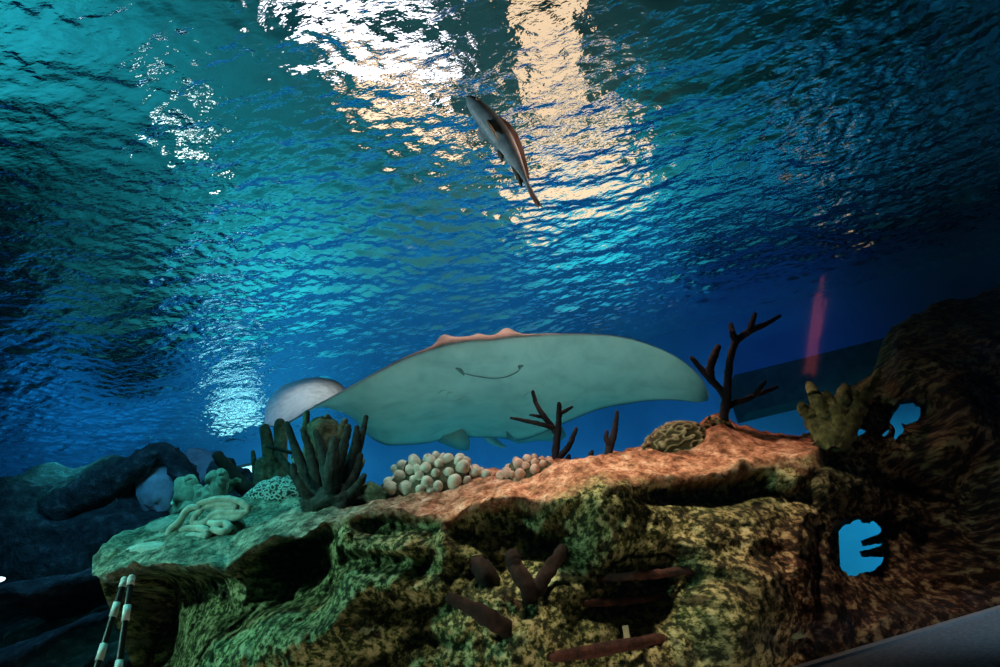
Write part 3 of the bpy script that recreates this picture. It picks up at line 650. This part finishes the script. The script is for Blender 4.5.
# --- green dome beside the bush
def lumpy(name, c, rx, ry, rz, m, label, cat, amp=.2, fq=2.5, seed=0, group=None, low=-.6, nu=64, nv=26, bumps=0):
    def f(d):
        v = amp*fbm(d + Vector((seed*3.7, seed, 0)), fq, 4)
        if bumps: v += bumps*abs(noise.noise(d*9+Vector((seed, 0, 0))))
        return v
    V, Fc = dome((0, 0, 0), rx, ry, rz, nu, nv, f, low); o = link(name, mesh(name, V, Fc), m); o.location = c
    return tag(o, label, cat, group)
c = on_reef(366, 503); k = pxw(c.y)
lumpy('dome_coral', c + Vector((0, .04, 0)), 19*k, 17*k, 23*k, M_green, 'small round green coral between the dark bush and the white bubble coral', 'coral', .10, 2, 3, bumps=.16)
# --- dark bushy sponge with its stump
M_bush = speck('dark bush sponge', [(.35, (.010, .018, .016)), (.6, (.035, .06, .05)), (.8, (.08, .13, .10))], 40, .9, .7, .01)
M_stump = speck('green brown sponge', [(.3, (.05, .05, .03)), (.5, (.15, .15, .09)), (.7, (.30, .32, .22))], 35, .9, .7, .012)
Yb = on_reef(332, 503).y
o = thing('bush_sponge', at(332, 505, Yb), 'dark bushy sponge with upright spiky branches rising under the ray\'s curled wing', 'sponge')
V, Fc = dome(at(332, 508, Yb+.03), 34*k, 28*k, 22*k, 44, 16, lambda d: .25*fbm(d, 2.5, 3), -.4); part('foot', mesh('f', V, Fc), M_bush, o)
for P, r, dy in [([(322,505),(306,475),(294,445),(287,424)],[7,6,4.5,3],0),([(324,505),(314,470),(308,445),(303,430)],[7,6,4.5,3],-.02),([(330,505),(326,470),(322,450),(316,432)],[7,6,5,3.5],-.05),
                 ([(334,505),(338,470),(344,445),(348,427)],[7,6,5,3.5],-.04),([(337,505),(346,472),(354,450),(357,428)],[6,5.5,4.5,3],0),([(340,505),(352,468),(361,440),(366,417)],[6,5,4,2.5],.03),
                 ([(338,503),(350,485),(357,470),(360,455)],[5,5,4,3],-.03),([(326,505),(300,482),(284,462),(276,452)],[6,5,3.5,2],.04),([(318,506),(303,490),(296,478),(293,466)],[6,5,4,3],-.06),
                 ([(330,503),(331,475),(333,455),(334,440)],[7,7,6,4],-.08),([(340,506),(356,488),(364,476)],[6,4.5,3],-.05)]:
    ptube('branch', P, [Yb+dy*.3] + [Yb+dy]*(len(P)-1), r, M_bush, o, 9, .3)
o = thing('stump_sponge', at(322, 470, Yb+.12), 'knobbly green brown sponge stump inside the dark bushy sponge', 'sponge')
V, Fc = tube_data([at(326, 506, Yb+.12), at(324, 470, Yb+.12), at(323, 435, Yb+.12)], [20*k, 21*k, 20*k], 28, bump=.35); part('body', mesh('b', V, Fc), M_stump, o)
for P, r in [([(309,440),(306,425),(307,413)],[6,4,3]), ([(322,436),(325,424),(327,418)],[7,5,4]), ([(338,440),(342,428),(345,421)],[6,4.5,3]), ([(345,462),(354,455),(358,449)],[6,4,3]), ([(346,476),(357,470),(363,461)],[5,4,2.5])]:
    ptube('knob', P, Yb+.10, r, M_stump, o, 9, .3)
# --- finger sponges at the far edge
Yf = 2.95
o = thing('finger_sponge', at(272, 488, Yf), 'green brown finger sponge, tall blunt tubes rising behind the spotted coral', 'sponge')
for P, r in [([(272,490),(269,455),(265,429)],[7,6.5,5.5]), ([(279,490),(281,455),(280,424)],[7,7,6]), ([(263,492),(263,478),(262,464)],[8,8.5,7]), ([(290,490),(289,478),(287,470)],[6,6,5]), ([(258,490),(255,470),(253,452)],[4,3,2])]:
    ptube('tube', P, Yf, r, M_stump, o, 12, .2)
ptube('twig', [(268,446),(282,450),(302,456)], Yf-.06, [2,2,1.2], M_bush, o)
Yl = 2.85
o = thing('leaning_sponge', at(244, 486, Yl), 'dark brown sponge leaning over behind the knobbly green coral', 'sponge')
ptube('tube', [(252,492),(240,484),(228,469),(218,456)], Yl, [8,8,7,5.5], M_sponge, o, 12, .25); ptube('knob', [(238,482),(231,484),(228,490)], Yl-.02, [5,5,4], M_stump, o, 10, .2)
# --- spotted coral, knobbly coral, worm coral, plates
t = NT('spotted coral'); v = t.n('ShaderNodeTexVoronoi'); v.inputs['Scale'].default_value = 58; t.l(t.coord(), v.inputs['Vector'])
rr = t.ramp(v.outputs['Distance'], [(.0, (.03, .05, .05)), (.30, (.03, .05, .05)), (.42, (.72, .76, .68)), (.58, (.62, .66, .58)), (.70, (.05, .07, .06))])
M_spot = t.principled(rr, .7, t.bump(v.outputs['Distance'], .5, .01), .25)
c = on_reef(268, 498); k = pxw(c.y)
o = lumpy('spotted_coral', c + Vector((0, .06, -.01)), 37*k, 22*k, 27*k, M_spot, 'long dark coral covered in white rings, lying below the finger sponges', 'coral', .12, 1.6, 5)
Vt, Ft = tube_data([at(291, 478, c.y+.08), at(297, 472, c.y+.08), at(298, 464, c.y+.10), at(293, 458, c.y+.1)], [5*k, 5.5*k, 5*k, 3.5*k], 12, bump=.2)
tag(recenter(link('coral_stub', mesh('coral_stub', Vt, Ft), M_spot), at(291, 478, c.y+.08)), 'white ringed coral stub curling up beside the dark bushy sponge', 'coral')
M_knob = speck('pale green coral', [(.3, (.22, .24, .20)), (.55, (.46, .48, .40)), (.75, (.66, .66, .58))], 26, .75, .5, .008)
c = on_reef(200, 508); o = thing('knobbly_coral', c, 'pale green knobbly coral, lumpy stubs standing behind the worm-like coral', 'coral'); Yk = c.y+.05; k = pxw(Yk)
for P, r in [([(190,512),(186,495),(182,484)],[13,11,8]), ([(190,500),(191,486),(190,481)],[11,8,7]), ([(200,512),(201,498),(198,491)],[12,9,7]), ([(208,508),(209,492),(213,487)],[10,7,6]),
             ([(218,508),(217,490),(214,478)],[9,8,8]), ([(219,492),(222,482),(221,474)],[8,7,6]), ([(180,512),(177,505),(175,508)],[9,7,5]), ([(204,503),(212,497),(218,494)],[7,7,7])]:
    ptube('stub', P, Yk, r, M_knob, o, 14, .25)
M_worm = speck('worm coral', [(.3, (.24, .33, .28)), (.55, (.46, .56, .48)), (.75, (.62, .70, .60))], 40, .75, .35, .005)
C1 = lambda L: [(100+x/4.445, 400+y/4.445) for x, y in L]
c = on_reef(208, 534); k = pxw(c.y)
o = thing('worm_coral', c, 'worm-like coral of thick looping pale tubes on the pale ledge', 'coral')
V, Fc = dome(c + Vector((.0, .08, -.03)), 42*k, 30*k, 27*k, 48, 18, lambda d: .10*fbm(d, 2, 3), -.5); part('coral_base', mesh('b', V, Fc), M_bubb, o)
wb = BVHTree.FromPolygons(V, Fc)
def worm(P, r=5.2):
    pts = []
    for x, y in C1(P):
        h = wb.ray_cast(EYE, pdir(x, y).normalized()); q = h[0] if h[0] else at(x, y, c.y+.03)
        if pts and abs(q.y-pts[-1].y) > .09: q = at(x, y, pts[-1].y+.05*(1 if q.y > pts[-1].y else -1))
        pts.append(q + (EYE-q).normalized()*.009)
    part('loop', tube('loop', pts, [r*.62*k]+[r*.76*k]*(len(pts)-2)+[r*.62*k], 12, .12), M_worm, o)
worm([(440,462),(480,450),(520,442),(560,440),(600,446),(640,462),(662,484),(640,500),(600,500),(545,500),(500,512),(478,535),(445,550),(415,545),(425,512),(450,490)], 4.7)
worm([(435,478),(405,480),(380,500),(355,540),(320,570),(303,605),(318,640),(345,625),(352,600)], 5.0)
worm([(350,595),(375,575),(420,570),(460,574),(483,595),(450,606),(410,604),(385,618),(400,640),(440,632),(465,618)], 4.8)
worm([(500,575),(545,585),(575,570),(555,548),(510,552),(488,540),(520,522),(570,525),(610,520),(640,505)], 4.8)
worm([(470,478),(530,464),(585,466),(610,478),(560,484),(510,484)], 4.2)
c = on_reef(156, 529); k = pxw(c.y)
lumpy('plate_coral', c + Vector((0, .05, -.01)), 22*k, 18*k, 16*k, M_knob, 'smooth low domed coral at the ledge end beside the worm-like coral', 'coral', .06, 1.5, 8)
c = on_reef(134, 548); k = pxw(c.y)
lumpy('plate_coral', c + Vector((0, .05, -.02)), 34*k, 24*k, 13*k, M_worm, 'flat pale coral plate lowest on the ledge tip, below the smooth dome', 'coral', .12, 1.8, 9, bumps=.05)
# --- sea fans on the orange top
M_fan = speck('dark sea fan', [(.35, (.010, .008, .012)), (.6, (.028, .016, .022)), (.8, (.06, .032, .04))], 60, .85, .5, .004)
Yg = on_reef(722, 424).y + .03; o = thing('sea_fan', at(725, 416, Yg), 'large dark sea fan with forked branches standing beyond the brain coral', 'sea fan')
ptube('trunk', [(724,420),(725,408),(727,394),(728,376),(731,356),(736,340)], Yg, [5,4.6,4.3,4,3.8,3.6], M_fan, o)
for P, r in [([(736,342),(733,334),(731,325)],[3.4,3.4,2.6]), ([(735,342),(742,336),(749,331),(752,323),(755,314)],[3.6,3.6,3.3,3,2.2]), ([(747,333),(756,328),(766,324),(780,316)],[3.2,3,2.6,1.7]),
             ([(726,399),(720,389),(712,381),(701,369),(692,358)],[4,3.8,3.6,3.2,2.4]), ([(712,380),(710,371),(713,359),(718,347)],[3.6,4.2,4.2,3.2]), ([(726,408),(735,403),(745,400),(755,395),(765,392),(777,387)],[3.4,3.2,3,2.8,2.4,1.6]), ([(755,395),(760,388),(765,382)],[2.8,2.4,1.7])]:
    ptube('branch', P, [Yg]+[Yg-.02+.05*rng.random() for _ in P[1:]], r, M_fan, o)
c = on_reef(717, 424); k = pxw(c.y)
lumpy('rock', c + Vector((0, .03, -.02)), 15*k, 12*k, 17*k, M_reef, 'small rough rock lump at the foot of the large sea fan', 'rock', .25, 2, 4)
Yg = on_reef(556, 461).y + .04; o = thing('sea_fan', at(556, 460, Yg), 'small dark sea fan in front of the ray, behind the pink bubble coral', 'sea fan')
ptube('trunk', [(555,464),(556,448),(558,432),(559,415),(559,404)], Yg, [4.2,3.8,3.4,3,2.4], M_fan, o)
for P, r in [([(559,414),(565,411),(572,407)],[2.2,2,1.4]), ([(557,434),(551,425),(543,415),(536,403),(533,392)],[3.2,3,2.8,2.4,1.8]), ([(553,428),(540,424),(526,421),(511,418)],[2.6,2.4,2,1.3]), ([(541,417),(535,415.5),(530,415)],[1.8,1.6,1.1]), ([(558,459),(566,450),(571,442),(576,429)],[3.4,3.2,2.8,2])]:
    ptube('branch', P, [Yg]+[Yg-.02+.04*rng.random() for _ in P[1:]], r, M_fan, o)
Yg = on_reef(609, 455).y + .04; o = thing('sea_whip', at(608, 458, Yg), 'short dark sea whip standing between the small sea fan and the brain coral', 'sea whip')
ptube('stem', [(607,460),(610,446),(614,434),(616,422),(617,412)], Yg, [4.5,4.2,3.4,2.6,1.8], M_fan, o); ptube('knob', [(609,444),(606,438),(607,432)], Yg-.01, [3,2.6,1.8], M_fan, o)
Yg = on_reef(590, 455).y+.02
for (x, y, lb) in ((591, 455, 'tiny dark stub on the rock edge beside the short sea whip'), (568, 459, 'tiny dark stub on the rock edge beside the small sea fan')):
    Vt, Ft = tube_data([at(x, y+6, Yg), at(x, y, Yg), at(x+1, y-3, Yg)], [3.2*k, 3*k, 2.2*k], 10, bump=.2); tag(recenter(link('coral_stub', mesh('coral_stub', Vt, Ft), M_fan), at(x, y+5, Yg)), lb, 'coral')
# --- antler sponge by the dark arch
M_ant = speck('olive antler coral', [(.35, (.05, .045, .02)), (.55, (.16, .15, .06)), (.75, (.32, .30, .13))], 40, .9, .8, .012)
Yg = 1.99; o = thing('antler_coral', at(832, 432, Yg), 'olive antler-shaped coral reaching up between reef and dark arch', 'coral')
for P, r in [([(830,438),(822,415),(815,398),(810,385)],[14,11,7,4]), ([(828,438),(813,420),(804,410),(801,405)],[12,9,6,4]), ([(834,438),(838,412),(843,398),(845,387)],[15,12,8,4.5]), ([(838,438),(852,412),(864,393),(872,382),(878,371)],[15,12,8,5.5,3]), ([(836,414),(829,400),(826,394)],[9,6,4]), ([(856,408),(853,398),(855,392)],[6,5,3])]:
    ptube('branch', P, [Yg, Yg+.02]+[Yg+.05*rng.random() for _ in P[2:]], r, M_ant, o, 12, .4)

# ================================================================== BACKGROUND ROCKS, POLES, CURB, PANE
def boulder(px, py, Y, rx, ry, rz, label, seed, m=M_far, amp=.35):
    k = pxw(Y, px, py); lumpy('boulder', at(px, py, Y), rx*k, ry*k, rz*k, m, label, 'rock', amp, 1.5, seed, None, -1.2, 90, 44)
boulder(70, 560, 4.9, 150, 90, 95, 'long dark rock mass far behind the reef ledge', 1)
boulder(-70, 640, 4.0, 70, 40, 55, 'dark rock mass filling the corner beyond the striped poles', 2)
boulder(128, 492, 5.6, 50, 24, 34, 'dark rock hump under the pale boulder far behind', 7)
boulder(160, 486, 4.5, 21, 16, 30, 'smooth pale boulder beneath the dark arching rock far behind', 3, speck('pale boulder', [(.3, (.22, .26, .28)), (.7, (.48, .52, .54))], 8, .9, .4, .02), .14)
boulder(196, 476, 4.9, 30, 20, 24, 'pinkish sloping rock next to the pale boulder far behind', 4, speck('pinkish rock', [(.3, (.28, .24, .28)), (.7, (.50, .44, .50))], 8, .9, .4, .02), .2)
boulder(225, 490, 4.4, 26, 20, 26, 'low dark rock behind the knobbly coral', 5)
Vt, Ft = tube_data([at(60, 505, 4.35), at(105, 482, 4.35), at(140, 465, 4.35), at(158, 451, 4.35), at(176, 462, 4.4), at(190, 490, 4.45)], [.14, .10, .085, .06, .07, .09], 16, bump=.45)
tag(recenter(link('rock_ridge', mesh('rock_ridge', Vt, Ft), M_far), at(105, 482, 4.35)), 'dark arching rock ridge peaking above the pale boulder', 'rock')
def shelf(P, Y, thick, depth, label, seed):
    """a broad rock shelf whose front lip follows the pixels P"""
    n, mrow = 70, 14; xs = np.linspace(P[0][0], P[-1][0], n); f = sm([p[0] for p in P], [p[1] for p in P]); V, Fc = [], []
    for j in range(mrow):
        for i, x in enumerate(xs):
            p = at(x, float(f(x)), Y); a = 2*math.pi*j/mrow
            q = p + Vector((0, depth*(.5-.5*math.cos(a)), thick*math.sin(a)*.5 - .02)); q += Vector((.3, .5, 1))*.07*fbm(q+Vector((seed, 0, 0)), 3.5, 4); V.append(q)
    for j in range(mrow):
        for i in range(n-1):
            a, b = j*n+i, ((j+1) % mrow)*n+i; Fc.append((a, a+1, b+1, b))
    Fc.append(tuple(j*n for j in range(mrow))); Fc.append(tuple(j*n+n-1 for j in reversed(range(mrow))))
    tag(recenter(link('rock_shelf', mesh('rock_shelf', V, Fc), M_far), at(P[1][0], P[1][1], Y)), label, 'rock')
shelf([(-60,606),(0,592),(50,584),(100,570),(130,566)], 3.3, .16, .7, 'bluish rock shelf running to the tip of the pale ledge', 1)
shelf([(-60,668),(30,648),(60,634),(110,612),(135,604)], 3.1, .16, .8, 'lower bluish rock shelf directly behind the striped poles', 2)
boulder(152, 668, 2.75, 62, 40, 34, 'dark rock under the pale ledge, directly behind the striped poles', 11)
# striped poles
M_blk = speck('black pole paint', [(.4, (.010, .012, .013)), (.6, (.02, .022, .024))], 30, .4, .1, .002)
M_wht = speck('white pole paint', [(.4, (.62, .66, .64)), (.6, (.74, .78, .76))], 30, .45, .1, .002)
def pole(P0, P1, Y, bands, label):
    a, b = at(*P0, Y), at(*P1, Y-.06); d = (b-a)/(P1[1]-P0[1]); Pt = lambda y: a + d*(y-P0[1])
    ytop, ybot = P0[1], P0[1] + (FLOOR-a.z)/d.z; r = 3.3*pxw(Y); o = thing('striped_pole', Pt(ybot), label, 'pole', 'striped poles')
    part('shaft', tube('s', [Pt(ytop+1), Pt((ytop+ybot)/2), Pt(ybot)], [r*.93]*3, 16), M_blk, o)
    for (y0, y1) in bands:
        V, Fc = [], []; ax = d.normalized(); u = ax.cross(Vector((0, 1, 0))).normalized(); v = ax.cross(u)
        for y, q in ((y0, .94), (y0, 1.06), (y1, 1.06), (y1, .94)):
            for s in range(18):
                an = 2*math.pi*s/18; V.append(Pt(y) + (u*math.cos(an)+v*math.sin(an))*r*q)
        for i in range(3):
            for s in range(18): Fc.append((i*18+s, i*18+(s+1) % 18, (i+1)*18+(s+1) % 18, (i+1)*18+s))
        part('white_band', mesh('b', V, Fc), M_wht, o)
    V, Fc = dome(Pt(ytop+1), r*1.1, r*1.1, r*1.3, 16, 8, None, -.3); part('cap', mesh('c', V, Fc), M_wht, o)
pole((131.5, 578), (118.5, 667), 1.95, [(579, 586), (607, 623), (661, 676)], 'black and white striped pole, the one closer to the reef rock')
pole((124.5, 580), (97, 667), 1.99, [(581, 588), (604, 619), (645, 661)], 'black and white striped pole, the one leaning away from the reef rock')
# a small lamp at the picture's left edge
o = thing('underwater_lamp', at(-6, 580, 3.0), 'small white underwater lamp glowing over the bluish rock shelf', 'lamp'); k = pxw(3.0)
part('housing', tube('h', [at(-16, 583, 3.02), at(-8, 581, 3.02)], [7*k, 6*k], 16), M_lampmetal, o)
V, Fc = dome(at(-3, 580, 3.0), 8*k, 4*k, 2.5*k, 20, 10, None, -1.5); part('lens', mesh('l', V, Fc), emit('white lamp lens', (.75, .95, 1), 4), o)
xl = at(238, 452, 6.7).x
o = thing('glitter_panel', Vector((xl, wy(xl)-.10, HW-.38)), 'cyan light panel added on the far tank wall to glitter in the waves behind the corals', 'lamp')  # made-up light panel, added as a source for the glitter
part('housing', slab('h', (xl-.28, wy(xl)-.09, HW-.50), (xl+.28, wy(xl)+.06, HW-.26)), M_lampmetal, o, False)
part('lens', slab('l', (xl-.24, wy(xl)-.115, HW-.46), (xl+.24, wy(xl)-.09, HW-.30)), emit('cyan glitter panel', (.25, .85, 1.0), 2.6), o, False)
struct('trim_2', wslab('trim_2', 2.0, 5.4, -.35, 0, 2.56, 2.92), M_foot)
# grey curb of the viewing window
def at_z(px, py, z):
    d = pdir(px, py); return EYE + d*((z-EYE.z)/d.z)
ZC = CZ - .12; A, Bq = at_z(790, 667, ZC), at_z(1000, 605, ZC); dirn = (Bq-A); dirn.z = 0; dirn.normalize(); nor = Vector((-dirn.y, dirn.x, 0))
if nor.y < 0: nor = -nor
t = NT('grey curb'); g = t.noise(160, 3, .7); M_curb = t.principled(t.ramp(g, [(.3, (.10, .17, .23)), (.5, (.20, .30, .38)), (.7, (.32, .44, .52))]), .85, t.bump(g, .5, .004), .2)
def run(s0, s1, n0, n1, z0, z1, name):
    P = [A+dirn*s+nor*n for s, n in ((s0, n0), (s1, n0), (s1, n1), (s0, n1))]
    return mesh(name, [Vector((p.x, p.y, z0)) for p in P]+[Vector((p.x, p.y, z1)) for p in P], [(3,2,1,0),(4,5,6,7),(0,1,5,4),(1,2,6,5),(2,3,7,6),(3,0,4,7)])
struct('trim_3', run(-3.2, 3.0, -.9, -.035, ZC-.5, ZC-.004, 'trim_3'), M_curb)
struct('trim_4', run(-3.2, 3.0, -.035, 0, ZC-.5, ZC, 'trim_4'), speck('pale curb edge', [(.3, (.24, .33, .40)), (.7, (.36, .46, .52))], 120, .7, .3, .003))
# acrylic viewing pane standing on the curb
t = NT('clear acrylic'); a = t.n('ShaderNodeBsdfTransparent'); b = t.n('ShaderNodeBsdfGlossy'); b.inputs['Roughness'].default_value = .05
fr = t.n('ShaderNodeFresnel'); fr.inputs['IOR'].default_value = 1.35; mx = t.n('ShaderNodeMixShader')
t.l(fr.outputs[0], mx.inputs[0]); t.l(a.outputs[0], mx.inputs[1]); t.l(b.outputs[0], mx.inputs[2]); t.l(mx.outputs[0], t.out.inputs[0])
P0, P1 = A+dirn*-3.2+nor*-.005, A+dirn*3.0+nor*-.005
struct('window_1', mesh('window_1', [(P0.x,P0.y,ZC), (P1.x,P1.y,ZC), (P1.x,P1.y,HW-.12), (P0.x,P0.y,HW-.12)], [(0,1,2,3)]), t.m)
# a red strip light behind the viewers, mirrored faintly in the pane
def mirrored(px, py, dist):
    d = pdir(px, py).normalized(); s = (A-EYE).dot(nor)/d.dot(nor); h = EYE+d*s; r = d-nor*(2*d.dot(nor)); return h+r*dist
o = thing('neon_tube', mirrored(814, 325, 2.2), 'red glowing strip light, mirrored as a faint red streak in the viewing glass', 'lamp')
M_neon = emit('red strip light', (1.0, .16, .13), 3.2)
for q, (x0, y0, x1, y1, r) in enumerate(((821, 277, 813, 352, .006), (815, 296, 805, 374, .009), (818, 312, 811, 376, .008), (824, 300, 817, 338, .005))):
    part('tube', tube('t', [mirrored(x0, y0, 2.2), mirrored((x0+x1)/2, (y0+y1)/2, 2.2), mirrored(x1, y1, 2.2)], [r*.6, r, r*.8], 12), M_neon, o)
